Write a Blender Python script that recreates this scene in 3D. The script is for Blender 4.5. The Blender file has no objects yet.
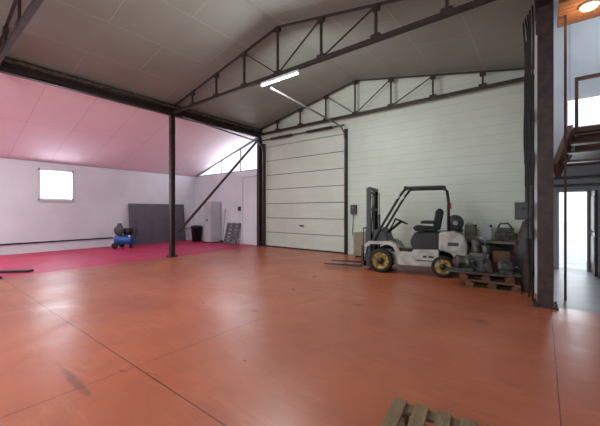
import bpy, math, random, bmesh
from mathutils import Vector, Matrix
random.seed(4)
S=bpy.context.scene
try:
    S.view_settings.view_transform='Standard'
    S.view_settings.look='None'
    S.view_settings.exposure=0.0
except Exception as e: print(e)
COL=S.collection

# ---------------------------------------------------------------- materials
def srgb(r,g,b):
    f=lambda c:(c/255/12.92) if c/255<=0.04045 else ((c/255+0.055)/1.055)**2.4
    return (f(r),f(g),f(b),1)
def mat(name,col,rough=0.6,metal=0.0,var=0.12,scale=4.0,bump=0.0,emis=None,estr=0,dark=None,pos=(0.3,0.62)):
    m=bpy.data.materials.new(name); m.use_nodes=True
    nt=m.node_tree; n=nt.nodes; l=nt.links
    b=n['Principled BSDF']
    b.inputs['Roughness'].default_value=rough; b.inputs['Metallic'].default_value=metal
    c=srgb(*col)
    geo=n.new('ShaderNodeNewGeometry')
    no=n.new('ShaderNodeTexNoise'); no.inputs['Scale'].default_value=scale; no.inputs['Detail'].default_value=6
    l.new(geo.outputs['Position'],no.inputs['Vector'])
    r=n.new('ShaderNodeValToRGB'); l.new(no.outputs['Fac'],r.inputs['Fac'])
    k=1-var*2.2
    d=srgb(*dark) if dark else (c[0]*k,c[1]*k,c[2]*k,1)
    r.color_ramp.elements[0].position=pos[0]; r.color_ramp.elements[0].color=d
    r.color_ramp.elements[1].position=pos[1]; r.color_ramp.elements[1].color=c
    l.new(r.outputs['Color'],b.inputs['Base Color'])
    if bump:
        bp=n.new('ShaderNodeBump'); bp.inputs['Strength'].default_value=bump; bp.inputs['Distance'].default_value=0.02
        l.new(no.outputs['Fac'],bp.inputs['Height']); l.new(bp.outputs['Normal'],b.inputs['Normal'])
    if emis:
        b.inputs['Emission Color'].default_value=srgb(*emis); b.inputs['Emission Strength'].default_value=estr
    return m
def M(nt,op,a,b=None,c=None):
    nd=nt.nodes.new('ShaderNodeMath'); nd.operation=op
    for i,v in enumerate((a,b,c)):
        if v is None: continue
        if isinstance(v,(int,float)): nd.inputs[i].default_value=v
        else: nt.links.new(v,nd.inputs[i])
    return nd.outputs[0]
def linemask(nt,coord,off,period,half):
    t=M(nt,'DIVIDE',M(nt,'SUBTRACT',coord,off-period*0.5),period)
    f=M(nt,'FRACT',t)
    dd=M(nt,'MULTIPLY',M(nt,'ABSOLUTE',M(nt,'SUBTRACT',f,0.5)),period)
    return M(nt,'LESS_THAN',dd,half)
def mixc(nt,fac,a,b):
    nd=nt.nodes.new('ShaderNodeMix'); nd.data_type='RGBA'
    ins=[s for s in nd.inputs if s.type=='RGBA']
    for s,v in ((nd.inputs[0],fac),(ins[0],a),(ins[1],b)):
        if isinstance(v,(int,float)): s.default_value=v
        elif isinstance(v,tuple): s.default_value=v
        else: nt.links.new(v,s)
    return [o for o in nd.outputs if o.type=='RGBA'][0]
def noise(nt,vec,scale,detail=4,rough=0.5,dist=0.0):
    no=nt.nodes.new('ShaderNodeTexNoise'); no.inputs['Scale'].default_value=scale
    no.inputs['Detail'].default_value=detail; no.inputs['Roughness'].default_value=rough; no.inputs['Distortion'].default_value=dist
    nt.links.new(vec,no.inputs['Vector']); return no.outputs['Fac']
def ramp(nt,fac,lo,hi,a=0.0,b=1.0):
    nd=nt.nodes.new('ShaderNodeMapRange'); nd.inputs[1].default_value=lo; nd.inputs[2].default_value=hi; nd.inputs[3].default_value=a; nd.inputs[4].default_value=b; nd.clamp=True
    nt.links.new(fac,nd.inputs[0]); return nd.outputs[0]

def floor_mat():
    m=bpy.data.materials.new('red_floor_paint'); m.use_nodes=True; nt=m.node_tree; n=nt.nodes
    b=n['Principled BSDF']; geo=n.new('ShaderNodeNewGeometry'); pos=geo.outputs['Position']
    sx=n.new('ShaderNodeSeparateXYZ'); nt.links.new(pos,sx.inputs[0]); X,Y=sx.outputs[0],sx.outputs[1]
    big=ramp(nt,noise(nt,pos,0.5,8,0.6,0.4),0.36,0.64)
    c=mixc(nt,big,srgb(168,88,60),srgb(192,104,72))
    fine=ramp(nt,noise(nt,pos,3.2,10,0.7,0.8),0.48,0.7)
    c=mixc(nt,M(nt,'MULTIPLY',fine,0.28),c,srgb(136,74,54))
    for rot,sc,amt,col in ((0.5,1.3,0.36,(216,140,108)),(-0.9,1.0,0.2,(124,70,54))):
        mp=n.new('ShaderNodeMapping'); mp.inputs['Scale'].default_value=(0.7,5,1); mp.inputs['Rotation'].default_value=(0,0,rot); nt.links.new(pos,mp.inputs[0])
        s1=ramp(nt,noise(nt,mp.outputs[0],sc,9,0.68,1.0),0.55,0.72)
        c=mixc(nt,M(nt,'MULTIPLY',s1,amt),c,srgb(*col))
    sp=ramp(nt,noise(nt,pos,22,3,0.6),0.67,0.74)
    c=mixc(nt,M(nt,'MULTIPLY',sp,0.4),c,srgb(90,52,42))
    wob=noise(nt,pos,7,8,0.7,0.6)
    for (px,py,hx,hy) in ((-3.27,0.95,0.5,0.045),(-2.33,4.5,0.14,0.06),(-0.65,4.85,0.12,0.1),(-3.4,3.3,0.09,0.06),(-6.5,3.9,.3,.06),(-1.9,5.7,.4,.05),(-4.2,5.2,.2,.06)):
        ex=M(nt,'POWER',M(nt,'DIVIDE',M(nt,'SUBTRACT',X,px),hx),2.0); ey=M(nt,'POWER',M(nt,'DIVIDE',M(nt,'SUBTRACT',Y,py),hy),2.0)
        e=M(nt,'ADD',M(nt,'ADD',ex,ey),M(nt,'MULTIPLY',wob,3.2))
        f=M(nt,'SUBTRACT',1.0,ramp(nt,e,1.7,2.6))
        c=mixc(nt,M(nt,'MULTIPLY',f,0.6),c,srgb(100,62,48))
    j=M(nt,'MAXIMUM',linemask(nt,X,0.1,3.2,0.0045),linemask(nt,Y,1.4,4.1,0.006))
    c=mixc(nt,M(nt,'MULTIPLY',j,0.8),c,srgb(70,40,34))
    ed=ramp(nt,M(nt,'ADD',X,M(nt,'MULTIPLY',noise(nt,pos,1.6,8,0.7),1.4)),-8.9,-8.5)
    c=mixc(nt,ed,srgb(186,62,76),c)
    nt.links.new(c,b.inputs['Base Color'])
    rr=ramp(nt,noise(nt,pos,0.9,9,0.68,0.6),0.34,0.66,0.27,0.43)
    nt.links.new(rr,b.inputs['Roughness'])
    b.inputs['Specular IOR Level'].default_value=0.6
    bp=n.new('ShaderNodeBump'); bp.inputs['Strength'].default_value=0.2; bp.inputs['Distance'].default_value=0.005
    nt.links.new(noise(nt,pos,3,5),bp.inputs['Height']); nt.links.new(bp.outputs[0],b.inputs['Normal'])
    return m
def panel_mat(name,col,axis,period,half,linecol,rough=0.5,axis2=None,per2=1,dirt=0.25,fac=0.8,stagger=False):
    m=bpy.data.materials.new(name); m.use_nodes=True; nt=m.node_tree; n=nt.nodes
    b=n['Principled BSDF']; geo=n.new('ShaderNodeNewGeometry'); pos=geo.outputs['Position']
    sx=n.new('ShaderNodeSeparateXYZ'); nt.links.new(pos,sx.inputs[0])
    c0=srgb(*col); c1=tuple(v*0.78 for v in c0[:3])+(1,)
    c=mixc(nt,M(nt,'MULTIPLY',ramp(nt,noise(nt,pos,0.7,6,0.6),0.4,0.7),dirt*2),c0,c1)
    f=linemask(nt,sx.outputs[axis],0.0,period,half)
    if axis2 is not None:
        co=sx.outputs[axis2]
        if stagger: co=M(nt,'ADD',co,M(nt,'MULTIPLY',M(nt,'MODULO',M(nt,'FLOOR',M(nt,'DIVIDE',M(nt,'ADD',sx.outputs[axis],60.0),period)),2.0),per2*0.5))
        f=M(nt,'MAXIMUM',f,linemask(nt,co,0.3,per2,half))
    c=mixc(nt,M(nt,'MULTIPLY',f,fac),c,srgb(*linecol))
    nt.links.new(c,b.inputs['Base Color']); b.inputs['Roughness'].default_value=rough
    return m
def glass_mat():
    m=bpy.data.materials.new('window_glass'); m.use_nodes=True; nt=m.node_tree; n=nt.nodes
    n.remove(n['Principled BSDF']); o=n['Material Output']
    t=n.new('ShaderNodeBsdfTransparent'); t.inputs[0].default_value=(0.96,0.98,1,1)
    g=n.new('ShaderNodeBsdfGlossy'); g.inputs['Roughness'].default_value=0.05
    mx=n.new('ShaderNodeMixShader'); mx.inputs[0].default_value=0.05
    nt.links.new(t.outputs[0],mx.inputs[1]); nt.links.new(g.outputs[0],mx.inputs[2]); nt.links.new(mx.outputs[0],o.inputs[0])
    return m
def wood_mat(name,c1,c2):
    m=bpy.data.materials.new(name); m.use_nodes=True; nt=m.node_tree; n=nt.nodes
    b=n['Principled BSDF']; tc=n.new('ShaderNodeTexCoord')
    mp=n.new('ShaderNodeMapping'); mp.inputs['Scale'].default_value=(22,2.5,22); nt.links.new(tc.outputs['Object'],mp.inputs[0])
    c=mixc(nt,ramp(nt,noise(nt,mp.outputs[0],1.2,8,0.7,0.8),0.3,0.7),srgb(*c1),srgb(*c2))
    d=ramp(nt,noise(nt,tc.outputs['Object'],7,6,0.6),0.5,0.75)
    c=mixc(nt,M(nt,'MULTIPLY',d,0.5),c,tuple(v*0.35 for v in srgb(*c1)[:3])+(1,))
    nt.links.new(c,b.inputs['Base Color']); b.inputs['Roughness'].default_value=0.8
    return m

m_floor=floor_mat()
m_pink=mat('pink_floor_paint',(198,50,94),0.5,var=0.12,scale=1.6)
m_greyfloor=mat('grey_tiles',(150,152,156),0.4,var=0.12,scale=2)
m_wall=panel_mat('white_sandwich_panel',(200,205,193),2,0.25,0.004,(120,124,114),0.45,None,1,0.28,0.5)
m_wallplain=mat('white_plaster',(226,226,232),0.7,var=0.06,scale=0.8)
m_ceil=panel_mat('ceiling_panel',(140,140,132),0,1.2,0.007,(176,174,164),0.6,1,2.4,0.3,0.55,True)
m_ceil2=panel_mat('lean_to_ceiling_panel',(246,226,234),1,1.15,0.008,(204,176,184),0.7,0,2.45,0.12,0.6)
m_steel=mat('dark_brown_steel',(58,43,40),0.5,0.2,0.2,6)
m_column=mat('worn_brown_steel',(72,54,50),0.5,0.2,0.2,7,dark=(42,34,33))
m_foam=mat('brown_sealing_foam',(92,74,64),0.9,0,0.3,9,dark=(44,34,32))
m_brace=mat('brown_steel',(82,58,54),0.5,0.2,0.15,6)
m_grey=mat('grey_metal',(120,122,122),0.45,0.5,0.12,8)
m_cast=mat('greasy_cast_metal',(98,100,92),0.5,0.3,0.3,12,dark=(40,38,36))
m_galv=mat('galvanised_metal',(150,152,150),0.35,0.8,0.1,10)
m_door=panel_mat('door_white',(202,205,195),2,50,0.001,(120,120,120),0.4,None,1,0.25)
m_joint=mat('door_joint_grey',(100,102,96),0.7)
m_black=mat('black_rubber',(26,26,27),0.7,0,0.15,12)
m_blackp=mat('black_paint',(34,34,36),0.4,0.1,0.12,8)
m_white=mat('white_paint',(220,222,220),0.4,0,0.08,6)
m_fork=mat('light_grey_paint',(186,184,178),0.4,0,0.1,6,dark=(158,154,146),pos=(0.36,0.6))
m_yellow=mat('yellow_rim',(198,160,78),0.5,0,0.15,16,dark=(116,88,42),pos=(0.4,0.6))
m_wood=wood_mat('weathered_pallet_wood',(98,80,58),(152,126,94))
m_woodr=wood_mat('dark_weathered_wood',(66,46,34),(124,86,60))
m_blue=mat('blue_paint',(30,92,170),0.35,0,0.1,8)
m_board=mat('dark_grey_board',(96,92,104),0.55,0,0.1,3)
m_darkgrey=mat('dark_grey_paint',(68,68,72),0.5,0,0.1,6)
m_darkplastic=mat('dark_plastic',(26,26,28),0.5)
m_glass=glass_mat()
m_led=mat('led_tube',(255,255,255),0.5,emis=(238,244,255),estr=30)
m_warm=mat('warm_lamp_glass',(255,220,160),0.5,emis=(255,196,120),estr=9)
m_orangewood=wood_mat('varnished_soffit_wood',(156,98,54),(194,134,82))
m_brown=mat('brown_paint',(92,62,52),0.5)
m_olive=mat('olive_plastic',(128,132,112),0.5)
m_tan=mat('tan_board',(140,130,112),0.7)
m_rust=mat('rusty_metal',(104,74,58),0.7,0.3,0.3,10)
m_card=mat('cardboard',(150,120,88),0.85)
m_red=mat('red_lens',(180,20,20),0.3)
m_orange=mat('orange_lens',(230,120,20),0.3)
m_dirt=mat('outside_ground',(226,228,230),0.9)
m_annex=mat('annex_grey_plaster',(200,202,206),0.7,var=0.08,scale=1)
m_annexup=mat('upper_grey_blue_panel',(204,210,216),0.6,var=0.08,scale=1)
m_cable=mat('cable_black',(24,20,20),0.6)

# ---------------------------------------------------------------- mesh builder
class B:
    def __init__(s): s.v=[]; s.f=[]; s.sm=[]
    def add(s,vs,fs,sm=False):
        o=len(s.v); s.v+= [tuple(v) for v in vs]; s.f+=[[i+o for i in f] for f in fs]; s.sm+=[sm]*len(fs); return s
    def box(s,c,d,rot=None):
        hx,hy,hz=d[0]/2,d[1]/2,d[2]/2
        vs=[Vector((x,y,z)) for x in(-hx,hx) for y in(-hy,hy) for z in(-hz,hz)]
        if rot is not None: vs=[rot@v for v in vs]
        vs=[v+Vector(c) for v in vs]
        return s.add(vs,[(0,1,3,2),(4,6,7,5),(0,4,5,1),(2,3,7,6),(0,2,6,4),(1,5,7,3)])
    def lo(s,a,b):
        return s.box([(a[i]+b[i])/2 for i in range(3)],[abs(b[i]-a[i]) for i in range(3)])
    def frame(s,p1,p2):
        p1,p2=Vector(p1),Vector(p2); z=(p2-p1).normalized()
        up=Vector((0,0,1)) if abs(z.z)<0.95 else Vector((0,1,0))
        x=up.cross(z).normalized(); y=z.cross(x)
        return p1,p2,x,y,z
    def beam(s,p1,p2,w,h):
        p1,p2,x,y,z=s.frame(p1,p2)
        vs=[p+x*a*w/2+y*b*h/2 for p in(p1,p2) for a,b in((-1,-1),(1,-1),(1,1),(-1,1))]
        return s.add(vs,[(3,2,1,0),(4,5,6,7),(0,1,5,4),(1,2,6,5),(2,3,7,6),(3,0,4,7)])
    def ibeam(s,p1,p2,w,h,t=0.012):
        P1,P2,x,y,z=s.frame(p1,p2)
        s.beam(P1+y*(h/2-t/2),P2+y*(h/2-t/2),w,t); s.beam(P1-y*(h/2-t/2),P2-y*(h/2-t/2),w,t)
        return s.beam(P1,P2,t,h-2*t)
    def cyl(s,p1,p2,r,seg=20,r2=None):
        P1,P2,x,y,z=s.frame(p1,p2); r2=r if r2 is None else r2
        vs=[]
        for p,rr in((P1,r),(P2,r2)):
            vs+=[p+x*math.cos(2*math.pi*i/seg)*rr+y*math.sin(2*math.pi*i/seg)*rr for i in range(seg)]
        o=len(s.v); s.v+=[tuple(v) for v in vs]
        for i in range(seg):
            j=(i+1)%seg; s.f.append([o+i,o+j,o+seg+j,o+seg+i]); s.sm.append(True)
        s.f.append([o+i for i in reversed(range(seg))]); s.sm.append(False)
        s.f.append([o+seg+i for i in range(seg)]); s.sm.append(False)
        return s
    def lathe(s,c,axis,prof,seg=28):
        c=Vector(c); _,_,x,y,z=s.frame(c,c+Vector(axis)); o=len(s.v)
        for r,t in prof:
            for i in range(seg):
                a=2*math.pi*i/seg; s.v.append(tuple(c+z*t+x*math.cos(a)*r+y*math.sin(a)*r))
        for k in range(len(prof)-1):
            for i in range(seg):
                j=(i+1)%seg; s.f.append([o+k*seg+i,o+k*seg+j,o+(k+1)*seg+j,o+(k+1)*seg+i]); s.sm.append(True)
        return s
    def tube(s,pts,r,seg=8,jit=0.0):
        pts=[Vector(p) for p in pts]; o=len(s.v); n=len(pts)
        for k,p in enumerate(pts):
            t=(pts[min(k+1,n-1)]-pts[max(k-1,0)]).normalized()
            up=Vector((0,0,1)) if abs(t.z)<0.9 else Vector((1,0,0))
            x=up.cross(t).normalized(); y=t.cross(x)
            for i in range(seg):
                a=2*math.pi*i/seg; q=r*(1+random.uniform(-jit,jit)); s.v.append(tuple(p+x*math.cos(a)*q+y*math.sin(a)*q))
        for k in range(n-1):
            for i in range(seg):
                j=(i+1)%seg; s.f.append([o+k*seg+i,o+k*seg+j,o+(k+1)*seg+j,o+(k+1)*seg+i]); s.sm.append(True)
        s.f.append([o+i for i in reversed(range(seg))]); s.sm.append(False)
        s.f.append([o+(n-1)*seg+i for i in range(seg)]); s.sm.append(False)
        return s
    def prism(s,prof,y0,y1):
        n=len(prof); vs=[(x,y0,z) for x,z in prof]+[(x,y1,z) for x,z in prof]
        fs=[list(range(n)),list(reversed(range(n,2*n)))]+[[i,i+n,(i+1)%n+n,(i+1)%n] for i in range(n)]
        return s.add(vs,fs)
    def obj(s,name,m,parent=None,bevel=0,label=None,cat=None,kind=None,group=None,recenter=True,loc=None,rot=None):
        me=bpy.data.meshes.new(name)
        vs=[Vector(v) for v in s.v]
        org=Vector((0,0,0))
        if parent is None and loc is None and recenter:
            mn=[min(v[i] for v in vs) for i in range(3)]; mx=[max(v[i] for v in vs) for i in range(3)]
            org=Vector(((mn[0]+mx[0])/2,(mn[1]+mx[1])/2,mn[2]))
            vs=[v-org for v in vs]
        me.from_pydata([tuple(v) for v in vs],[],s.f); me.update()
        for p,q in zip(me.polygons,s.sm): p.use_smooth=q
        bm=bmesh.new(); bm.from_mesh(me); bmesh.ops.recalc_face_normals(bm,faces=bm.faces); bm.to_mesh(me); bm.free()
        me.materials.append(m)
        o=bpy.data.objects.new(name,me); COL.objects.link(o)
        o.location=org if loc is None else loc
        if rot is not None: o.rotation_euler=rot
        if parent: o.parent=parent
        if bevel:
            md=o.modifiers.new('bevel','BEVEL'); md.width=bevel; md.segments=2; md.limit_method='ANGLE'; md.angle_limit=math.radians(40)
        if label: o['label']=label
        if cat and not parent: o['category']=cat
        if kind: o['kind']=kind
        if group: o['group']=group
        return o
def empty(name,loc,rz=0,label=None,cat=None,group=None,rot=None):
    e=bpy.data.objects.new(name,None); COL.objects.link(e); e.location=loc; e.rotation_euler=rot if rot else (0,0,rz); e.empty_display_size=0.2
    if label: e['label']=label
    if cat: e['category']=cat
    if group: e['group']=group
    return e
def copy_thing(src,loc,rot,label=None):
    d=src.copy(); COL.objects.link(d); d.location=loc; d.rotation_euler=rot
    if label: d['label']=label
    for ch in [c for c in bpy.data.objects if c.parent==src]:
        c=ch.copy(); COL.objects.link(c); c.parent=d
        for g in [q for q in bpy.data.objects if q.parent==ch]:
            k=g.copy(); COL.objects.link(k); k.parent=c
    return d
def st(o,label,cat):
    o['kind']='structure'; o['label']=label; o['category']=cat; return o
def kid(o,p): o.parent=p; o.matrix_parent_inverse=Matrix.Translation(-p.location); return o

XL=-9.6; XW=-14.5; YB=9.6; YF=-3.0; XC=-4.95
HL=XC-XL; HR=0.0-XC
frac=lambda X:(X-XL)/HL if X<XC else (0.0-X)/HR
# ---------------------------------------------------------------- structure
b=B(); b.lo((XL,YF,-0.1),(0,YB+0.2,0)); b.lo((0,YF,-0.1),(2,6.3,0))
st(b.obj('floor',m_floor),'worn orange-red painted concrete floor with joints','floor')
b=B().lo((XW-0.2,YF,-0.1),(XL,YB+0.2,0))
st(b.obj('floor',m_pink),'pinkish red painted floor under the lean-to','floor')
b=B().lo((0,6.3,-0.1),(3,10.7,0.0))
st(b.obj('floor',m_greyfloor),'light grey tiled floor of the side room','floor')
b=B().lo((-60,-50,-0.25),(50,60,-0.12)); st(b.obj('ground',m_dirt),'pale concrete yard outside','ground')

DX0,DX1,DZ=-9.36,-5.42,4.22
b=B(); b.lo((DX1,YB,0),(0,YB+0.2,4.97)); b.lo((XL,YB,0),(DX0,YB+0.2,4.97)); b.lo((DX0,YB,DZ),(DX1,YB+0.2,4.97))
b.prism([(XL,4.97),(0,4.97),(XC,5.92)],YB,YB+0.2)
st(b.obj('wall_back',m_wall),'white sandwich-panel gable wall with horizontal joints','wall')
b=B().lo((XW,YB,0),(XL,YB+0.2,3.3)); st(b.obj('wall_back',m_wallplain),'white painted end wall of the lean-to','wall')
WY0,WY1,WZ0,WZ1=3.1,4.2,1.9,3.06
b=B(); b.lo((XW-0.2,YF,0),(XW,WY0,3.3)); b.lo((XW-0.2,WY1,0),(XW,YB+0.2,3.3)); b.lo((XW-0.2,WY0,0),(XW,WY1,WZ0)); b.lo((XW-0.2,WY0,WZ1),(XW,WY1,3.3))
st(b.obj('wall_left',m_wallplain),'white painted side wall with a small window','wall')
b=B(); b.lo((XW-0.2,YF-0.2,0),(-7.0,YF,6.2)); b.lo((-1.5,YF-0.2,0),(2.2,YF,6.2)); b.lo((-7.0,YF-0.2,4.2),(-1.5,YF,6.2))  # gateway opening added behind the camera to let light in
st(b.obj('wall_front',m_wallplain),'unseen white front wall with a gateway opening added for light','wall')
b=B().lo((-0.12,7.1,0),(0.0,YB,4.95)); b.lo((-0.0,7.1,0),(0.06,10.5,6.8))
st(b.obj('wall_right',m_wallplain),'white partition wall beside the steel column','wall')
b=B().lo((2.0,YF,0),(2.2,6.3,4.9)); st(b.obj('wall_right',m_wallplain),'white side wall of the hall','wall')
def slab(pts,y0,y1,t=0.12):
    (x0,z0),(x1,z1)=pts; return B().prism([(x0,z0),(x1,z1),(x1,z1+t),(x0,z0+t)],y0,y1)
b=slab([(XL,4.97),(XC,5.92)],YF,YB+0.2); b2=slab([(XC,5.92),(0.0,4.97)],YF,YB+0.2); b.add(b2.v,b2.f)
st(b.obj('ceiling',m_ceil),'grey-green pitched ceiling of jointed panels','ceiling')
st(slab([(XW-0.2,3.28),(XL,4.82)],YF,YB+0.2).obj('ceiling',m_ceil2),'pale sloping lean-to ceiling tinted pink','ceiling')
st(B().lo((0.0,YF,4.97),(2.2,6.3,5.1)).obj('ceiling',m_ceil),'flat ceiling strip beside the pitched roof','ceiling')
st(B().lo((XL-0.02,YF,4.82),(XL+0.06,YB,4.99)).obj('trim_1',m_steel),'dark eave strip between the roofs','trim')

# annex
b=B(); AY=10.5
DXa,DXb=0.29,0.90
b.lo((0.06,AY,0),(DXa,AY+0.15,3.55)); b.lo((DXa,AY,2.02),(DXb,AY+0.15,3.55)); b.lo((DXb,AY,0),(3,AY+0.15,3.55)); 
st(b.obj('wall_outer',m_annex),'pale grey end wall of the side room','wall')
b=B(); b.lo((0.06,AY,4.36),(3,AY+0.15,6.8)); b.lo((0.06,AY,3.55),(0.45,AY+0.15,4.36)); b.lo((2.6,AY,3.55),(3,AY+0.15,4.36))
for x in (0.55,1.15,1.75): b.lo((x,AY-0.03,4.4),(x+0.04,AY,6.8))
st(b.obj('wall_outer',m_annexup),'pale grey-blue upper panelling of the side room','wall')
st(B().lo((3,6.3,0),(3.1,AY,6.8)).obj('wall_outer',m_annex),'pale grey side wall of the side room','wall')
st(B().lo((0.06,6.3,6.8),(3.1,AY+0.15,6.9)).obj('ceiling',m_annex),'high ceiling of the side room','ceiling')
b=B().lo((0.22,6.3,4.97),(2.2,6.4,6.8)); b.lo((1.5,6.3,0),(2.2,6.4,4.97)); st(b.obj('wall_right',m_wallplain),'white wall over the side room opening','wall')
b=B()
for x in (0.48,1.35,2.57): b.beam((x,AY+0.05,3.55),(x,AY+0.05,4.36),0.05,0.06)
for z in (3.58,4.34): b.lo((0.45,AY-0.03,z-0.04),(2.6,AY+0.1,z+0.04))
w=st(b.obj('window_3',m_white),'long white-framed strip window of the side room','window')
kid(B().lo((0.47,AY+0.09,3.6),(2.58,AY+0.1,4.34)).obj('glass',m_glass),w)
b=B(); b.lo((DXa,AY-0.03,0),(DXa+0.04,AY+0.15,2.02)); b.lo((DXb-0.04,AY-0.03,0),(DXb,AY+0.15,2.02)); b.lo((DXa,AY-0.03,1.98),(DXb,AY+0.15,2.02))
st(b.obj('door_3',m_white),'white frame of the open outside door','door')
b=B(); b.lo((0.93,9.7,0.02),(0.98,10.45,1.98)); b.lo((0.92,9.78,0.25),(0.935,10.38,0.9)); b.lo((0.92,9.78,1.05),(0.935,10.38,1.85)); b.cyl((0.93,9.77,1.02),(0.87,9.77,1.02),0.012); b.lo((0.86,9.76,1.0),(0.88,9.9,1.03))
st(b.obj('door_4',m_steel),'dark door leaf standing open','door')
b=B()
for i in range(7): b.lo((0.2,6.42+i*0.12,4.78),(1.6,6.53+i*0.12,4.84))
b.lo((0.2,6.42,4.84),(1.6,7.26,4.88))
b.obj('trim_2',m_orangewood,label='varnished orange-brown boarded soffit over side room opening',cat='soffit',kind='structure')
e=empty('ceiling_lamp',(0.58,6.72,4.78),label='round warm-glowing flush ceiling lamp on wooden soffit',cat='lamp')
B().lathe((0,0,0),(0,0,-1),[(0.0,0),(0.13,0),(0.13,0.03),(0.11,0.035)]).obj('lamp_base',m_white,e)
B().lathe((0,0,-0.03),(0,0,-1),[(0.11,0),(0.10,0.03),(0.06,0.05),(0,0.055)]).obj('lamp_shade',m_warm,e)
e=empty('mezzanine',(0.48,7.9,2.64),label='brown-painted mezzanine deck with handrail and stair flight',cat='mezzanine')
b=B(); b.lo((0,0,0),(2.51,2.59,0.34)); b.lo((-0.05,-0.08,0.34),(2.51,2.59,0.43)); b.obj('deck',m_brown,e)
for x in (0.0,0.75,1.5,2.25): B().lo((x,-0.02,0.43),(x+0.05,0.03,1.35)).obj('railing_post',m_brown,e)
B().lo((0.0,-0.03,1.33),(2.5,0.035,1.39)).obj('handrail',m_brown,e)
sf=empty('stair_flight',(-0.18,-0.65,-0.44)); sf.parent=e
B().beam((-0.12,-0.3,0.0),(0.13,0.55,0.8),0.08,0.28).obj('stringer',m_brown,sf)
B().beam((0.5,-0.3,0.0),(0.75,0.55,0.8),0.08,0.28).obj('stringer',m_brown,sf)
for i in range(4):
    t=(i+0.5)/4; B().box((0.2+0.25*t,-0.28+0.8*t,0.05+0.73*t),(0.56,0.2,0.03)).obj('tread',m_brown,sf)
B().lo((0.28,6.85,0.0),(0.315,6.885,4.78)).obj('support_post',m_brown,label='slender brown steel post under the wooden soffit',cat='post')
for z in (2.15,2.35): B().cyl((0.065,AY-0.036,z),(2.99,AY-0.036,z),0.035).obj('heating_pipe',m_grey,label='grey heating pipe on the side room wall',cat='pipe',group='heating pipes')

def window(name,y0,y1,z0,z1,x,label):
    b=B(); t=0.06
    for a,c in (((y0,z0),(y1,z0+t)),((y0,z1-t),(y1,z1)),((y0,z0),(y0+t,z1)),((y1-t,z0),(y1,z1))):
        b.lo((x-0.12,a[0],a[1]),(x+0.02,c[0],c[1]))
    b.lo((x-0.05,y0-0.03,z0-0.03),(x+0.06,y1+0.03,z0+0.01))
    w=st(b.obj(name,m_white),label,'window')
    kid(B().lo((x-0.08,y0+t,z0+t),(x-0.07,y1-t,z1-t)).obj('glass',m_glass),w)
window('window_1',WY0,WY1,WZ0,WZ1,XW,'small square white-framed window in the side wall')
zl=lambda X:3.28+(X-(XW-0.2))*(4.82-3.28)/(XL-XW+0.2)
b=B(); ym=YB+0.08
b.beam((XW,ym,3.32),(XL,ym,3.32),0.06,0.05); b.beam((XW,ym,zl(XW)-0.0),(XL,ym,zl(XL)-0.04),0.06,0.07)
for x in (-12.4,-11.0,-9.75): b.beam((x,ym,3.3),(x,ym,zl(x)-0.02),0.045,0.05)
w=st(b.obj('window_2',m_grey),'triangular glazed gable strip with thin grey bars','window')
kid(B().prism([(XW,3.3),(XL,3.3),(XL,zl(XL)-0.02),(XW,zl(XW)-0.02)],ym+0.04,ym+0.05).obj('glass',m_glass),w)
b=B(); b.lo((-10.72,YB-0.03,0.02),(-9.9,YB,3.0)); 
for z in (0.15,1.1,2.05): b.lo((-10.64,YB-0.045,z),(-9.98,YB-0.03,z+0.82))
for x in (-10.8,-9.88): b.lo((x,YB-0.07,0),(x+0.07,YB,3.08))
b.lo((-10.8,YB-0.07,3.02),(-9.81,YB,3.09)); b.cyl((-10.62,YB-0.03,1.1),(-10.62,YB-0.12,1.1),0.015); b.lo((-10.63,YB-0.13,1.08),(-10.48,YB-0.11,1.11))
st(b.obj('door_2',m_wallplain),'tall white panelled side door','door')
B().lo((XW,YF,0),(XW+0.02,YB,0.08)).obj('baseboard_left',m_wallplain,label='low white skirting on side wall',cat='baseboard',kind='structure')

b=B(); n=7; h=(DZ-0.02)/n
for i in range(n):
    z0=0.01+i*h
    b.lo((DX0+0.02,YB+0.02,z0+0.012),(DX1-0.02,YB+0.08,z0+h-0.012))
    b.lo((DX0+0.02,YB+0.016,z0+h*0.49),(DX1-0.02,YB+0.02,z0+h*0.51))
d=st(b.obj('door_1',m_door,bevel=0.004),'white sectional overhead garage door with seven panels','door')
kid(B().lo((DX0+0.02,YB+0.045,0.01),(DX1-0.02,YB+0.09,DZ-0.01)).obj('joint_backing',m_joint),d)
kid(B().lo((-7.5,YB-0.015,0.9),(-7.3,YB+0.02,0.95)).obj('handle',m_darkplastic),d)
kid(B().lo((DX0+0.02,YB+0.005,0.0),(DX1-0.02,YB+0.09,0.045)).obj('bottom_seal',m_black),d)
b=B(); b.lo((DX1-0.03,YB-0.1,0),(DX1+0.06,YB,4.35)); b.lo((DX0-0.09,YB-0.1,0),(DX0+0.03,YB,4.35)); 
st(b.obj('trim_3',m_steel),'dark steel jambs of the garage door','trim')
for k,x in enumerate((DX1+0.02,DX0-0.0)):
    pts=[(x,YB-0.14,0.02),(x,YB-0.14,3.95),(x,YB-0.2,4.2),(x,YB-0.4,4.36),(x,YB-0.7,4.4),(x,5.75,4.6)]
    B().tube(pts,0.028,6).obj('door_track',m_grey,label='steel guide track for the overhead garage door',cat='door track',group='garage door tracks')
b=B(); b.cyl((DX0,YB-0.16,4.48),(DX1,YB-0.16,4.48),0.02); b.cyl((DX0+0.5,YB-0.16,4.48),(DX0+1.6,YB-0.16,4.48),0.05); b.cyl((DX1-1.6,YB-0.16,4.48),(DX1-0.5,YB-0.16,4.48),0.05)
b.obj('door_spring_shaft',m_steel,label='dark torsion spring shaft above the garage door',cat='spring shaft')

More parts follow.
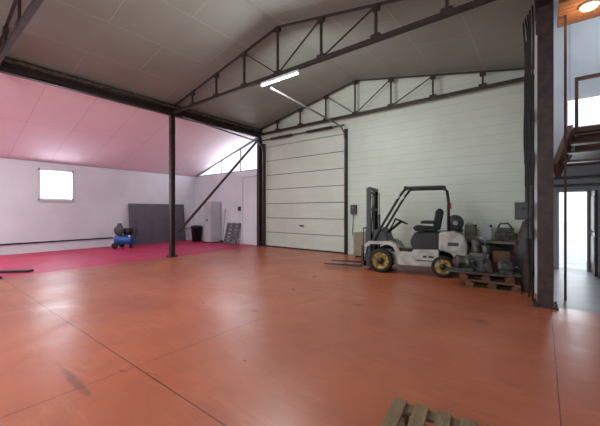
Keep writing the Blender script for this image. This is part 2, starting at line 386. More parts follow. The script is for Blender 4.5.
# ---------------------------------------------------------------- steel frame
def column(x,y,h,w,d,name_label,plate=0.3,m=None):
    m=m or m_steel
    e=empty('steel_column',(x,y,0),label=name_label,cat='column',group='steel columns')
    B().lo((-plate/2,-plate/2,0),(plate/2,plate/2,0.025)).obj('base_plate',m,e)
    B().ibeam((0,0,0.025),(0,0,h),w,d,0.015).obj('column_shaft',m,e)
    for sx in(-1,1):
        for sy in(-1,1): B().cyl((sx*(plate/2-0.03),sy*(plate/2-0.03),0.025),(sx*(plate/2-0.03),sy*(plate/2-0.03),0.06),0.014,6).obj('anchor_bolt',m_rust,e)
    return e
for y in (-2.7,1.28,5.5): column(XL,y,4.62,0.14,0.14,'dark brown steel column on a bolted base plate',0.26,m_column)
column(XL+0.02,YB-0.12,4.62,0.15,0.15,'dark brown steel corner column beside the garage door',0.2)
column(0.03,6.28,4.95,0.2,0.24,'heavy rusty-brown steel column at the side room opening',0.32,m_column)
column(-0.22,YB-0.45,4.62,0.12,0.12,'dark steel column at the partition wall',0.18)
B().ibeam((XL,YF+0.01,4.71),(XL,YB-0.01,4.71),0.14,0.17).obj('eave_beam',m_steel,label='long dark steel eave beam over the columns',cat='beam')
B().ibeam((-0.02,YF+0.01,4.8),(-0.02,YB-0.01,4.8),0.16,0.22).obj('eave_beam',m_steel,label='long dark steel eave beam over the partition wall',cat='beam')
pts=[(XL+0.1+random.uniform(-.015,.015),YF+0.3+i*0.08,4.9+random.uniform(-.025,.02)) for i in range(154)]
B().tube(pts,0.045,7,0.45).obj('sealing_foam',m_foam,label='ragged brown foam strip sealing the eave above the beam',cat='foam strip')
B().beam((XL+0.12,YB-0.3,4.5),(XL+0.12,5.65,0.8),0.055,0.075).obj('diagonal_brace',m_brace,label='brown steel diagonal brace between two columns',cat='brace')

def truss(y):
    e=empty('roof_truss',(0,y,4.65),label='dark steel roof truss with peaked top chord',cat='roof truss',group='roof trusses')
    zb=0.07; zt=lambda X:0.26+frac(X)*0.95-0.01
    B().beam((XL+0.1,0,zb),(-0.1,0,zb),0.085,0.08).obj('bottom_chord',m_steel,e)
    b=B(); b.beam((XL+0.02,0,zt(XL)),(XC,0,zt(XC)),0.05,0.035); b.beam((XC,0,zt(XC)),(-0.02,0,zt(-0.01)),0.05,0.035); b.obj('top_chord',m_steel,e)
    xs=[XL+HL*i/4 for i in range(5)]+[XC+HR*i/4 for i in range(1,5)]
    for i in range(1,8):
        x=xs[i]; B().beam((x,0,zb),(x,0,zt(x)),0.045,0.045).obj('web_post',m_steel,e)
        if i==3: B().beam((xs[i],0,zt(xs[i])-0.02),(xs[i+1],0,zb+0.02),0.025,0.025).obj('web_diagonal',m_steel,e)
        if 4<i<7: B().beam((xs[i],0,zt(xs[i])-0.02),(xs[i-1],0,zb+0.02),0.025,0.025).obj('web_diagonal',m_steel,e)
        B().lo((x-0.09,-0.048,zb-0.02),(x+0.09,0.048,zb+0.09)).obj('gusset_plate',m_steel,e)
        B().lo((x-0.07,-0.042,zt(x)-0.11),(x+0.07,0.042,zt(x))).obj('gusset_plate',m_steel,e)
for y in (-2.7,1.3,5.5,YB-0.25): truss(y)

# ---------------------------------------------------------------- lamps
def tube_lamp(x,y,z,power,length=1.18,label='glowing LED tube batten under the roof truss, out-of-view ones added as fill',rz=0,up=0.25):
    e=empty('tube_lamp',(x,y,z),rz,label=label,cat='lamp',group='LED tube lamps')
    B().lo((-length/2,-0.025,0.0),(length/2,0.025,0.06)).obj('lamp_housing',m_white,e)
    B().cyl((-length/2+0.02,0,-0.018),(length/2-0.02,0,-0.018),0.018,12).obj('lamp_tube',m_led,e)
    for s in (-1,1): B().lo((s*length/2-0.02,-0.025,-0.038),(s*length/2+0.02,0.025,0.0)).obj('end_cap',m_white,e)
    for k,(ang,fr) in enumerate(((0,1-2*up),(78,up),(-78,up))):
        if fr<=0.01: continue
        L=bpy.data.lights.new('tube_light','AREA'); L.shape='RECTANGLE'; L.size=length; L.size_y=0.1; L.energy=power*fr; L.color=(0.89,1.0,0.975)
        o=bpy.data.objects.new('tube_light',L); COL.objects.link(o); o.parent=e; o.location=(0,(0,0.06,-0.06)[k],-0.06); o.rotation_euler=(math.radians(ang),0,0)
    return e
tube_lamp(-4.9,5.5,4.61,140,up=0.36)
tube_lamp(-4.9,1.3,4.61,75,up=0.3)  # added tube above the view, lights the hall
tube_lamp(-1.6,1.3,4.61,20,up=0.3)  # weak fill tube, added out of view
tube_lamp(-8.2,-2.7,4.61,50,up=0.3)  # added behind the camera to brighten the left side
tube_lamp(-4.9,-2.7,4.61,40,up=0.3)  # added behind the camera as extra hall fill
for y in (-2.0,0.2): tube_lamp(-11.9,y,4.05,105,label='LED tube batten added out of view under lean-to roof as fill',up=0.0)  # lean-to tubes added out of view, floor bounce brightens the ceiling
def area(loc,rot,sx,sy,p,col,name):
    L=bpy.data.lights.new(name,'AREA'); L.shape='RECTANGLE'; L.size=sx; L.size_y=sy; L.energy=p; L.color=col
    o=bpy.data.objects.new(name,L); COL.objects.link(o); o.location=loc; o.rotation_euler=rot; return o
area((XW-0.3,(WY0+WY1)/2,2.5),(0,math.radians(-90),0),1.1,1.1,45,(0.85,0.93,1),'window_daylight')
area((-11.6,YB+0.3,3.75),(math.radians(-90),0,0),3.6,0.7,80,(0.88,0.95,1),'window_daylight')
area((1.5,AY+0.4,4.0),(math.radians(-90),0,0),2.0,0.7,40,(0.85,0.93,1),'window_daylight')
area((1.6,8.6,6.7),(0,0,0),2.0,2.5,40,(0.88,0.95,1),'added_annex_fill')  # fill added under the closed annex ceiling, no roof opening there
area((0.6,AY+0.5,1.1),(math.radians(-90),0,0),0.6,1.8,12,(0.85,0.93,1),'doorway_daylight')
area((-4.25,YF-0.3,2.1),(math.radians(90),0,0),5.4,4.0,165,(0.88,0.97,1),'added_front_fill')  # large fill from behind the camera, added along with the gateway
L=bpy.data.lights.new('warm_light','POINT'); L.energy=8; L.color=(1,0.75,0.5); L.shadow_soft_size=0.1; o=bpy.data.objects.new('warm_light',L); COL.objects.link(o); o.location=(0.58,6.72,4.55)
W=bpy.data.worlds.new('w'); S.world=W; W.use_nodes=True
bg=W.node_tree.nodes['Background']; bg.inputs[0].default_value=(0.9,0.95,1,1); bg.inputs[1].default_value=1.6

# ---------------------------------------------------------------- cables
def cable(pts,r=0.012,label='black cable hanging on the steelwork',n=1):
    P=[Vector(p) for p in pts]; out=[]
    for i in range(len(P)-1):
        p0=P[max(i-1,0)];p1=P[i];p2=P[i+1];p3=P[min(i+2,len(P)-1)]
        for k in range(6):
            t=k/6; out.append(0.5*((2*p1)+(-p0+p2)*t+(2*p0-5*p1+4*p2-p3)*t*t+(-p0+3*p1-3*p2+p3)*t**3))
    out.append(P[-1]); return B().tube(out,r,6).obj('cable',m_cable,label=label,cat='cable')
pts=[(XL+0.12,-2.5+i*0.8,4.68+random.uniform(-0.05,0.05)) for i in range(15)]
cable(pts,0.018,'thick black cable sagging along the eave beam')
for k in range(5):
    pts=[(-0.14-0.035*k,6.45+0.12*k,4.9)]
    for i in range(1,(13 if k in(0,2) else 9)): pts.append((-0.13-0.03*k+random.uniform(-0.014,0.014),6.45+0.12*k+random.uniform(-.04,.04),4.9-i*0.37))
    if k in (0,2): pts.append((-0.13-0.03*k,6.45+0.12*k,0.01))
    cable(pts,0.015,'black cable drooping down beside the steel column')
B().tube([(XW+0.03,-2.9,0.36),(XW+0.03,2,0.36),(XW+0.03,5.6,0.36)],0.025).obj('wall_pipe',m_darkplastic,label='dark pipe running low along the white wall',cat='pipe')
B().tube([(XW+0.03,5.7,0.5),(XW+0.03,5.9,0.62),(XW+0.03,9.4,0.62)],0.015).obj('wall_pipe',m_grey,label='thin grey conduit along white wall behind board',cat='pipe')

# ---------------------------------------------------------------- lean-to things
e=empty('air_compressor',(-13.35,5.6,0),math.radians(40),label='blue portable air compressor with tank, motor and wheels',cat='air compressor')
B().lathe((-0.38,0,0.34),(1,0,0),[(0,0),(0.09,0.01),(0.17,0.04),(0.2,0.1),(0.2,0.66),(0.17,0.72),(0.09,0.75),(0,0.76)]).obj('tank',m_blue,e)
b=B(); b.cyl((0.0,0,0.68),(0.3,0,0.68),0.13); b.cyl((0.3,0,0.68),(0.34,0,0.68),0.1); b.lo((0.02,-0.1,0.52),(0.28,0.1,0.56)); b.obj('motor',m_blackp,e)
b=B(); b.cyl((-0.2,0,0.5),(-0.2,0,0.74),0.1); 
for i in range(5): b.cyl((-0.2,0,0.74+i*0.04),(-0.2,0,0.76+i*0.04),0.12)
b.cyl((-0.2,0,0.74),(-0.2,0,1.0),0.08); b.obj('pump',m_darkgrey,e)
B().lathe((-0.12,-0.16,0.72),(0,-1,0),[(0.0,0),(0.19,0),(0.2,0.02),(0.19,0.05),(0,0.05)]).obj('belt_guard',m_darkgrey,e)
B().tube([(0.36,-0.13,0.35),(0.42,-0.13,0.75),(0.44,-0.13,1.08),(0.44,0.13,1.08),(0.42,0.13,0.75),(0.36,0.13,0.35)],0.018).obj('handle',m_darkgrey,e)
for s in (-1,1):
    B().lathe((-0.25,s*0.25,0.12),(0,s,0),[(0,-0.02),(0.12,-0.02),(0.12,0.03),(0.07,0.035),(0,0.04)],20).obj('wheel',m_black,e)
B().lo((0.22,-0.1,0),(0.26,0.1,0.18)).obj('foot',m_black,e)
B().cyl((0.3,-0.2,0.5),(0.3,-0.23,0.5),0.04).obj('pressure_gauge',m_white,e)
B().box((0,0,0.92),(0.04,2.68,1.84)).obj('board',m_board,loc=(XW+0.25,7.55,0.0),rot=(0,-0.1,0),label='large dark grey board leaning on the white wall',cat='board')
e=empty('trash_bin',(-13.6,9.1,0),label='black plastic bin near the lean-to corner',cat='bin')
B().lathe((0,0,0),(0,0,1),[(0,0),(0.22,0),(0.27,0.66),(0.29,0.67),(0.29,0.7),(0.25,0.7)],18).obj('bin_body',m_darkplastic,e)
B().lathe((0,0,0.7),(0,0,1),[(0.29,0),(0.29,0.03),(0.2,0.08),(0,0.1)],18).obj('bin_lid',m_blackp,e)
e=empty('metal_cabinet',(-12.55,9.22,0),label='tall light grey metal cabinet against the end wall',cat='cabinet')
B().lo((-0.28,-0.25,0.04),(0.28,0.3,1.95)).obj('body',m_annex,e,bevel=0.008)
for s in (-1,1):
    dd=B().lo((min(0.005*s,0.275*s),-0.272,0.07),(max(0.005*s,0.275*s),-0.252,1.93)).obj('door',m_annex,e,bevel=0.004)
    B().lo((s*0.04-0.01,-0.29,1.0),(s*0.04+0.01,-0.272,1.12)).obj('handle',m_darkplastic,dd)
B().lo((-0.26,-0.23,0),(0.26,0.28,0.04)).obj('plinth',m_darkplastic,e)
e=empty('broom',(-11.95,9.38,0),rot=(math.radians(-4),math.radians(3),0),label='broom leaning on the white end wall',cat='broom')
B().cyl((0,0,0.1),(0,0,1.6),0.014).obj('broom_handle',m_tan,e)
B().lo((-0.14,-0.03,0.0),(0.14,0.03,0.11)).obj('broom_head',m_darkplastic,e)
b=B()
for i in range(6): b.lo((-0.42,-0.02,0.02+i*0.17),(0.42,0.0,0.13+i*0.17))
for x in (-0.39,0,0.39): b.lo((x-0.03,0.0,0.0),(x+0.03,0.09,1.0))
b.obj('plastic_pallet',m_grey,loc=(-11.25,9.2,0),rot=(math.radians(-16),0,0),label='grey slatted plastic pallet leaning on the end wall',cat='pallet')
B().lo((-0.06,-0.045,0),(0.06,0.045,0.2)).obj('switch_box',m_darkgrey,loc=(-10.95,YB-0.05,1.5),label='small grey switch box on the end wall',cat='switch box')
B().beam((-9.95,2.0,0.025),(-10.9,1.0,0.025),0.16,0.05).obj('steel_bar',m_steel,label='dark steel bar lying on the pink floor',cat='steel bar')

# ---------------------------------------------------------------- forklift
F=empty('forklift',(-3.235,7.71,0),math.radians(192.3),label='light grey and black forklift with yellow wheel rims',cat='forklift')
b=B()
for s in (-1,1):
    y0,y1=(0.3,0.5) if s>0 else (-0.5,-0.3)
    b.prism([(-1.3,0.22),(-0.42,0.22),(-0.36,0.5),(-0.3,0.62),(-0.2,0.68),(0.22,0.68),(0.34,0.6),(0.36,0.45),(0.40,0.45),(0.40,0.66),(0.3,0.75),(-0.22,0.77),(-0.36,0.70),(-0.44,0.56),(-0.72,0.54),(-0.76,0.60),(-1.3,0.62)],y0,y1)
b.lo((-1.2,-0.3,0.2),(0.2,0.3,0.5))
b.obj('chassis',m_fork,F,bevel=0.012)
B().lo((-0.72,0.29,0.545),(-0.44,0.505,0.57)).obj('step_mat',m_black,F)
B().prism([(-1.42,0.6),(-0.74,0.56),(-0.68,0.8),(-0.76,0.98),(-1.42,1.02)],-0.47,0.47).obj('engine_hood',m_blackp,F,bevel=0.03)
B().prism([(-1.3,1.02),(-1.62,1.05),(-1.8,0.96),(-1.88,0.75),(-1.86,0.3),(-1.76,0.2),(-1.66,0.22),(-1.64,0.42),(-1.55,0.54),(-1.38,0.6),(-1.3,0.6)],-0.52,0.52).obj('counterweight',m_fork,F,bevel=0.05)
for i in range(4): B().lo((-1.885,-0.3,0.5+i*0.07),(-1.85,0.3,0.53+i*0.07)).obj('radiator_slat',m_blackp,F)
for a in ((-1.25,0.34,-0.8,0.365),(-1.2,0.42,-1.08,0.47),(-1.05,0.42,-0.96,0.47),(-1.7,0.72,-1.48,0.80)):
    yy=0.495 if a[0]>-1.5 else 0.515
    B().lo((a[0],yy,a[1]),(a[2],yy+0.008,a[3])).obj('decal',m_darkgrey,F,label='dark block decal')
B().prism([(-0.18,0.74),(0.24,0.74),(0.2,1.02),(0.04,1.08),(-0.1,0.98)],-0.40,0.40).obj('dashboard',m_blackp,F,bevel=0.02)
B().lo((-0.74,-0.42,0.5),(-0.2,0.28,0.53)).obj('floor_plate',m_black,F)
st_=B().lathe((-0.42,0.0,1.24),(-0.45,0,1),[(0.15,-0.012),(0.165,-0.012),(0.175,0),(0.165,0.012),(0.15,0.012),(0.14,0),(0.15,-0.012)],24)
st_.beam((-0.56,0,1.17),(-0.28,0,1.31),0.02,0.02); st_.beam((-0.42,-0.15,1.24),(-0.42,0.15,1.24),0.02,0.02); st_.obj('steering_wheel',m_black,F)
B().cyl((-0.08,0,0.95),(-0.42,0,1.24),0.035).obj('steering_column',m_blackp,F)
seat=B().prism([(-1.26,1.0),(-0.76,1.02),(-0.72,1.1),(-0.78,1.15),(-1.22,1.12)],-0.26,0.26).obj('seat',m_black,F,bevel=0.03)
B().prism([(-1.32,1.04),(-1.16,1.08),(-1.22,1.5),(-1.3,1.58),(-1.4,1.5)],-0.26,0.26).obj('backrest',m_black,seat,bevel=0.04)
for s in (-1,1): B().lo((-1.22,s*0.3-0.035,1.2),(-0.9,s*0.3+0.035,1.26)).obj('armrest',m_black,seat,bevel=0.012)
G=B().lo((-1.40,-0.46,2.03),(-0.56,-0.41,2.08)).lo((-1.40,0.41,2.03),(-0.56,0.46,2.08)).lo((-0.62,-0.46,2.02),(-0.54,0.46,2.09)).lo((-1.44,-0.46,2.01),(-1.38,0.46,2.07))
for i in range(6): G.lo((-1.4,-0.34+i*0.13,2.035),(-0.58,-0.31+i*0.13,2.07))
G=G.obj('overhead_guard',m_blackp,F,bevel=0.006)
for s in (-1,1):
    B().tube([(0.16,s*0.42,0.74),(0.06,s*0.42,1.0),(-0.44,s*0.42,1.86),(-0.58,s*0.42,2.04)],0.03,8).obj('guard_pillar',m_blackp,G)
    B().tube([(-1.5,s*0.42,1.0),(-1.5,s*0.42,1.7),(-1.47,s*0.42,1.95),(-1.42,s*0.42,2.04)],0.032,8).obj('guard_pillar',m_blackp,G)
mp=empty('mast',(0,0,0)); mp.parent=F; 
for s in (-1,1):
    B().lo((0.25,s*0.43-0.03,0.12),(0.33,s*0.43+0.03,2.1)).obj('mast_rail',m_blackp,mp,bevel=0.004)
    B().lo((0.30,s*0.34-0.03,0.15),(0.38,s*0.34+0.03,2.08)).obj('mast_rail',m_darkgrey,mp,bevel=0.004)
    B().cyl((0.2,s*0.36,0.2),(0.2,s*0.36,1.4),0.028).obj('lift_cylinder',m_darkgrey,mp)
    B().cyl((0.2,s*0.36,1.4),(0.2,s*0.36,2.0),0.014).obj('piston_rod',m_galv,mp)
    B().cyl((0.22,s*0.34,0.85),(-0.1,s*0.34,0.9),0.03).obj('tilt_cylinder',m_grey,mp)
for a in (((0.25,-0.45,2.03),(0.32,0.45,2.1)),((0.25,-0.45,1.5),(0.29,0.45,1.57)),((0.25,-0.45,0.18),(0.32,0.45,0.3)),((0.31,-0.35,1.94),(0.38,0.35,2.0)),((0.25,-0.44,0.82),(0.29,0.44,0.9))): B().lo(*a).obj('crossbar',m_blackp,mp)
for s in (-0.1,0.1): B().tube([(0.35,s,0.5),(0.35,s,1.2),(0.32,s,1.9),(0.28,s,1.86),(0.25,s,0.6)],0.012,6).obj('hydraulic_hose',m_black,mp)
for s in (-0.05,0.05): B().tube([(0.36,s,0.3),(0.36,s,1.97)],0.01,6).obj('lift_chain',m_steel,mp)
B().lo((0.42,-0.48,0.12),(0.46,0.48,0.24)).lo((0.42,-0.48,0.46),(0.46,0.48,0.6)).lo((0.36,-0.3,0.1),(0.43,-0.24,0.62)).lo((0.36,0.24,0.1),(0.43,0.3,0.62)).obj('fork_carriage',m_blackp,F)
b=B(); 
for i in range(4): b.lo((0.43,-0.46+i*0.295,0.58),(0.45,-0.435+i*0.295,1.05))
b.lo((0.43,-0.46,1.05),(0.455,0.45,1.08)); b.obj('load_backrest',m_blackp,F)
for s in (-1,1):
    B().prism([(0.47,0.62),(0.51,0.62),(0.515,0.12),(1.1,0.1),(1.55,0.085),(1.55,0.07),(0.5,0.065),(0.47,0.1)],s*0.3-0.055,s*0.3+0.055).obj('fork',m_steel,F,bevel=0.004)
def wheel(x,y,r,w,s):
    wl=B().lathe((x,y,r),(0,s,0),[(r*0.55,-w/2),(r*0.93,-w/2),(r,-w/2+0.03),(r,w/2-0.03),(r*0.93,w/2),(r*0.72,w/2),(r*0.68,w/2-0.01)],36).obj('wheel',m_black,F)
    B().lathe((x,y,r),(0,s,0),[(r*0.70,w/2-0.012),(r*0.67,w/2+0.006),(r*0.62,w/2-0.01),(r*0.53,w/2-0.03),(r*0.32,w/2-0.035),(r*0.32,w/2-0.01),(r*0.28,w/2+0.0)],30).obj('rim',m_yellow,wl)
    B().lathe((x,y,r),(0,s,0),[(r*0.32,w/2-0.02),(r*0.27,w/2+0.012),(r*0.1,w/2+0.03),(0,w/2+0.032)],20).obj('hub',m_blackp,wl)
    for i in range(6):
        a=i*math.pi/3; cx,cz=x+math.cos(a)*r*0.43,r+math.sin(a)*r*0.43; B().cyl((cx,y+s*(w/2-0.035),cz),(cx,y+s*(w/2-0.01),cz),0.014,6).obj('wheel_nut',m_blackp,wl)
for s in (-1,1):
    wheel(0.0,s*0.43,0.29,0.2,s); wheel(-1.38,s*0.43,0.245,0.17,s)
for s in (-1,1):
    B().lathe((-0.4,s*0.43,1.86),(1,0,0),[(0,-0.05),(0.05,-0.04),(0.07,0.02),(0,0.03)],16).obj('headlight',m_white,F)
    B().lo((-1.52,s*0.42-0.03,1.55),(-1.56,s*0.42+0.03,1.68)).obj('tail_light',m_red,F)
B().lathe((-1.64,-0.4,1.23),(0,1,0),[(0,0),(0.1,0.01),(0.17,0.06),(0.17,0.7),(0.1,0.77),(0,0.78)],24).obj('gas_tank',m_darkgrey,F)
b=B(); b.lo((-1.8,-0.25,1.02),(-1.48,-0.2,1.08)); b.lo((-1.8,0.15,1.02),(-1.48,0.2,1.08)); 
for y in (-0.22,0.18): b.lathe((-1.64,y-0.02,1.23),(0,1,0),[(0.172,0),(0.178,0),(0.178,0.04),(0.172,0.04)],24)
b.obj('tank_cradle',m_blackp,F)
B().cyl((-1.64,0.38,1.23),(-1.64,0.44,1.23),0.05).obj('tank_valve',m_galv,F)
for i in range(3): B().cyl((-0.1,-0.1-i*0.08,1.0),(-0.24,-0.1-i*0.08,1.26),0.009,8).lathe((-0.24,-0.1-i*0.08,1.25),(0,0,1),[(0,0),(0.02,0.01),(0.02,0.03),(0,0.04)],10).obj('control_lever',m_black,F)

# ---------------------------------------------------------------- pallets
def pallet(loc,rz,m,label,group=None,L=1.2,Wd=0.8,n=5,sw=0.1):
    e=empty('pallet',loc,rz,label=label,cat='pallet',group=group)
    for i in range(n):
        x=-Wd/2+sw/2+i*(Wd-sw)/(n-1)
        o=B().lo((x-sw/2,-L/2+random.uniform(-.012,.012),0.122),(x+sw/2,L/2,0.144)).obj('deck_board',m,e,bevel=0.003)
        o.rotation_euler=(0,0,random.uniform(-0.008,0.008))
    for y in (-L/2+0.05,0,L/2-0.05): B().lo((-Wd/2,y-0.05,0.1),(Wd/2,y+0.05,0.122)).obj('cross_board',m,e)
    for x in (-Wd/2+0.05,0,Wd/2-0.05):
        B().lo((x-0.05,-L/2,0.0),(x+0.05,L/2,0.022)).obj('bottom_board',m,e)
        for y in (-L/2+0.07,0,L/2-0.07): B().lo((x-0.05,y-0.07,0.022),(x+0.05,y+0.07,0.1)).obj('block',m,e)
    return e
rz=math.atan2(0.124,0.993)
ex=Vector((0.993,0.124,0)); ey=Vector((-0.124,0.993,0))
A=Vector((-0.853,2.225,0)); c=A+ex*0.4-ey*0.6
pallet(c,rz,m_wood,'weathered grey-brown wooden pallet lying on the red floor',n=6,sw=0.09)
P1=pallet((-0.78,7.26,0),math.radians(90+3),m_woodr,'dark weathered wooden pallet at the bottom of the stack','stacked wooden pallets',L=0.9,Wd=0.7)
copy_thing(P1,(-0.90,7.24,0.145),(0,0,math.radians(97)),'dark weathered wooden pallet on top of the stack carrying scrap')
zt=0.291
B().lo((-0.66,-0.2,0),(0.62,0.2,0.02)).obj('steel_sheet',m_cast,loc=(-0.94,7.04,zt),rot=(0,0,0.14),label='greasy steel sheet lying on the pallet stack',cat='steel sheet')
zs=zt+0.021
def motor(loc,rz,m,label,L=0.3,r=0.11):
    e=empty('electric_motor',loc,rz,label=label,cat='electric motor')
    b=B().lathe((-L/2,0,r+0.03),(1,0,0),[(0,0),(r*0.7,0),(r*0.9,0.03),(r*0.9,L-0.04),(r*0.7,L),(0,L)],20)
    for i in range(14):
        a=i*2*math.pi/14; b.box((0,math.cos(a)*r*0.92,r+0.03+math.sin(a)*r*0.92),(L*0.7,0.012,0.012))
    b.obj('motor_housing',m,e)
    B().cyl((L/2,0,r+0.03),(L/2+0.08,0,r+0.03),0.018).obj('shaft',m_galv,e)
    B().lo((-0.06,-0.05,2*r+0.01),(0.06,0.05,2*r+0.08)).obj('terminal_box',m_darkgrey,e,bevel=0.006)
    B().lo((-L*0.35,-r,0),(L*0.35,r,0.05)).obj('motor_foot',m,e)
    return e
e=empty('gearbox',(-1.28,7.0,zs),0.3,label='greasy grey cast gearbox housing on the pallet stack',cat='gearbox')
b=B(); b.lo((-0.16,-0.12,0.0),(0.16,0.12,0.05)); b.lathe((-0.12,0,0.17),(1,0,0),[(0,0),(0.13,0),(0.14,0.03),(0.12,0.05),(0.12,0.18),(0.14,0.2),(0.13,0.24),(0,0.24)],20); b.obj('housing',m_cast,e)
B().cyl((0.1,0,0.17),(0.2,0,0.17),0.03).obj('shaft',m_galv,e)
B().lathe((-0.12,0,0.17),(-1,0,0),[(0,0.06),(0.05,0.06),(0.1,0.02),(0.1,0)],16).obj('flange',m_rust,e)
b=B(); b.prism([(-0.12,0),(0.12,0),(0.1,0.16),(0.05,0.28),(-0.08,0.28)],-0.1,0.1); b.cyl((0,-0.13,0.12),(0,0.13,0.12),0.06)
b.obj('pump_housing',m_cast,loc=(-0.9,7.04,zs),rot=(0,0,0.5),bevel=0.008,label='greasy pump housing on the steel sheet',cat='machine part')
motor((-0.56,7.08,zs),0.25,m_cast,'greasy finned electric motor on the steel sheet',0.26,0.1)
e=empty('machine_head',(-1.02,7.40,zt+0.002),-0.1,label='grey-green machine head with cylinders on the pallet stack',cat='machine part')
b=B(); b.lo((-0.18,-0.12,0),(0.18,0.12,0.34)); b.cyl((-0.08,0,0.34),(-0.08,0,0.6),0.085); b.cyl((0.1,0,0.34),(0.1,0,0.5),0.07); b.obj('head_body',m_cast,e,bevel=0.008)
B().lathe((0,-0.12,0.17),(0,-1,0),[(0,0.05),(0.05,0.05),(0.1,0.03),(0.11,0)],18).obj('cover',m_darkgrey,e)
B().tube([(-0.08,0,0.6),(-0.08,0.0,0.66),(0.06,0,0.66),(0.1,0,0.5)],0.02).obj('pipe',m_galv,e)
B().lo((-0.15,-0.11,0),(0.15,0.11,0.03)).lo((-0.15,-0.11,0),(-0.13,0.11,0.4)).lo((0.13,-0.11,0),(0.15,0.11,0.4)).lo((-0.15,-0.11,0),(0.15,-0.09,0.4)).lo((-0.15,0.09,0),(0.15,0.11,0.4)).obj('wooden_crate',m_woodr,loc=(-0.66,7.42,zt+0.002),rot=(0,0,0.1),label='open wooden crate on the pallet stack',cat='crate')
B().beam((-0.27,7.2,0.02),(-0.15,7.2,1.2),0.12,0.025).obj('plank',m_rust,label='brown plank leaning against the partition wall',cat='plank')
B().beam((-0.42,7.85,0.02),(-0.16,7.85,1.15),0.3,0.03).obj('plank',m_darkgrey,label='wide dark board leaning against the partition wall',cat='board')
B().beam((-0.5,8.3,0.02),(-0.17,8.3,1.25),0.36,0.03).obj('plank',m_rust,label='worn brown board leaning against the partition wall',cat='board')
e=empty('workbench',(-1.15,9.1,0),label='low workbench against the white panel wall',cat='workbench')
B().lo((-0.85,-0.32,0.72),(0.85,0.32,0.77)).obj('bench_top',m_tan,e)
for sx in (-1,1):
    for sy in (-1,1): B().lo((sx*0.78-0.03,sy*0.27-0.03,0),(sx*0.78+0.03,sy*0.27+0.03,0.72)).obj('leg',m_darkgrey,e)
B().lo((-0.8,-0.28,0.25),(0.8,0.28,0.28)).obj('shelf',m_tan,e)
B().lo((-0.8,0.26,0.28),(0.8,0.28,0.72)).obj('back_panel',m_darkgrey,e)
def can(x,y,z,m,label,rz=0):
    e=empty('jerry_can',(x,y,z),rz,label=label,cat='canister',group='canisters on the workbench')
    B().prism([(-0.13,0),(0.13,0),(0.13,0.3),(0.06,0.38),(-0.13,0.38)],-0.08,0.08).obj('can_body',m,e,bevel=0.02)
    B().tube([(-0.1,0,0.38),(-0.1,0,0.42),(0.03,0,0.42),(0.03,0,0.38)],0.013).obj('handle',m,e)
    B().cyl((0.1,0,0.33),(0.13,0,0.38),0.025).obj('cap',m_darkplastic,e)
can(-1.8,9.05,0.77,m_olive,'olive plastic canister on the workbench',0.1)
can(-1.47,9.1,0.77,m_olive,'olive plastic canister on the workbench',-0.2)
can(-1.14,9.05,0.77,m_annex,'whitish plastic canister on the workbench',0.2)
e=empty('engine_block',(-0.72,9.02,0.77),0.2,label='dirty grey engine block on the workbench',cat='engine')
b=B().lo((-0.2,-0.14,0.0),(0.2,0.14,0.22)); b.lo((-0.17,-0.11,0.22),(0.17,0.11,0.32)); b.obj('block',m_cast,e,bevel=0.012)
for i in range(3): B().cyl((-0.11+i*0.11,-0.14,0.14),(-0.11+i*0.11,-0.2,0.14),0.03).obj('exhaust_port',m_rust,e)
B().lathe((0.2,0,0.12),(1,0,0),[(0,0),(0.08,0),(0.08,0.04),(0,0.04)],18).obj('pulley',m_blackp,e)
B().tube([(-0.15,0.0,0.32),(-0.1,0.0,0.42),(0.06,0.02,0.43),(0.14,0.02,0.32)],0.022).obj('intake_pipe',m_cast,e)
for (x,y,hh,m,l) in ((-1.6,8.98,0.3,m_card,'closed cardboard box on the bench shelf'),(-1.1,8.98,0.36,m_olive,'faded olive box on the bench shelf')):
    o=B().lo((-0.19,-0.15,0),(0.19,0.15,hh)).obj('storage_carton',m,loc=(x,y,0.281),rot=(0,0,0.05),label=l,cat='box')
    B().lo((-0.025,-0.151,hh*0.4),(0.025,0.151,hh+0.002)).obj('packing_tape',m_tan,o)
e=empty('storage_box',(-0.95,8.5,0),label='dark plastic storage box on the floor before the bench',cat='box')
B().lo((-0.25,-0.2,0),(0.25,0.2,0.46)).obj('box_body',m_darkplastic,e,bevel=0.02)
B().lo((-0.27,-0.22,0.46),(0.27,0.22,0.5)).obj('lid',m_darkgrey,e,bevel=0.008)
B().lathe((0,0,0),(0,0,1),[(0.1,0.02),(0.18,0),(0.22,0.03),(0.22,0.13),(0.18,0.16),(0.1,0.14),(0.1,0.02)],28).obj('tyre',m_black,loc=(-0.95,8.5,0.502),label='small black tyre lying on a storage box',cat='tyre')

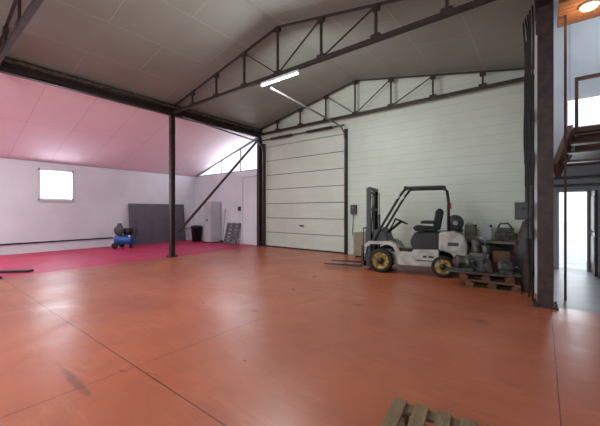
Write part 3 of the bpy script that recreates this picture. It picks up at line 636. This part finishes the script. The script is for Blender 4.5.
e=empty('electrical_box',(-0.28,7.0,1.5),label='dark grey electrical box on the partition wall',cat='electrical box')
B().lo((-0.13,-0.08,-0.16),(0.13,0.05,0.16)).obj('enclosure',m_darkgrey,e,bevel=0.01)
B().lo((-0.11,-0.095,-0.14),(0.11,-0.08,0.14)).obj('cover',m_darkgrey,e)
B().cyl((0,-0.095,0.05),(0,-0.12,0.05),0.02).obj('switch_knob',m_darkplastic,e)
B().lo((-0.26,7.06,0.0),(-0.2,7.12,4.6)).obj('conduit_post',m_steel,label='dark conduit post behind the electrical box',cat='conduit')
for z,m,l in ((2.35,m_darkgrey,'small dark junction box'),(3.1,m_steel,'dark brown junction box'),(1.0,m_darkgrey,'small socket box')):
    B().lo((-0.07,-0.05,0),(0.07,0.05,0.2)).obj('junction_box',m,loc=(-0.2,7.005,z),bevel=0.008,label=l+' on the conduit post',cat='junction box')
e=empty('door_control_box',(-5.1,YB-0.06,1.55),label='dark control box for the garage door',cat='control box')
B().lo((-0.1,-0.06,-0.16),(0.1,0.06,0.16)).obj('enclosure',m_darkgrey,e,bevel=0.01)
B().cyl((0,-0.06,0.06),(0,-0.08,0.06),0.02).obj('push_button',m_orange,e)
B().tube([(-0.02,0,-0.16),(-0.03,0,-0.5),(-0.06,0,-0.9)],0.01).obj('cable',m_cable,e)
e=empty('side_cabinet',(-4.6,9.3,0),0.0,label='small tan cabinet against the panel wall',cat='cabinet')
B().lo((-0.28,-0.2,0.05),(0.28,0.2,0.8)).obj('body',m_tan,e,bevel=0.006)
dd=B().lo((-0.26,-0.22,0.08),(0.26,-0.202,0.77)).obj('door',m_tan,e,bevel=0.004)
B().lo((0.2,-0.24,0.45),(0.22,-0.22,0.57)).obj('handle',m_galv,dd)
B().lo((-0.24,-0.16,0),(0.24,0.16,0.05)).obj('plinth',m_darkplastic,e)

# ---------------------------------------------------------------- camera
cam=bpy.data.cameras.new('camera'); co=bpy.data.objects.new('camera',cam); COL.objects.link(co)
co.location=(0,0,1.5); co.rotation_euler=(math.radians(90),0,math.radians(37.9))
cam.sensor_width=36; cam.lens=312/600*36; cam.shift_y=-2/600; cam.clip_start=0.02
S.camera=co
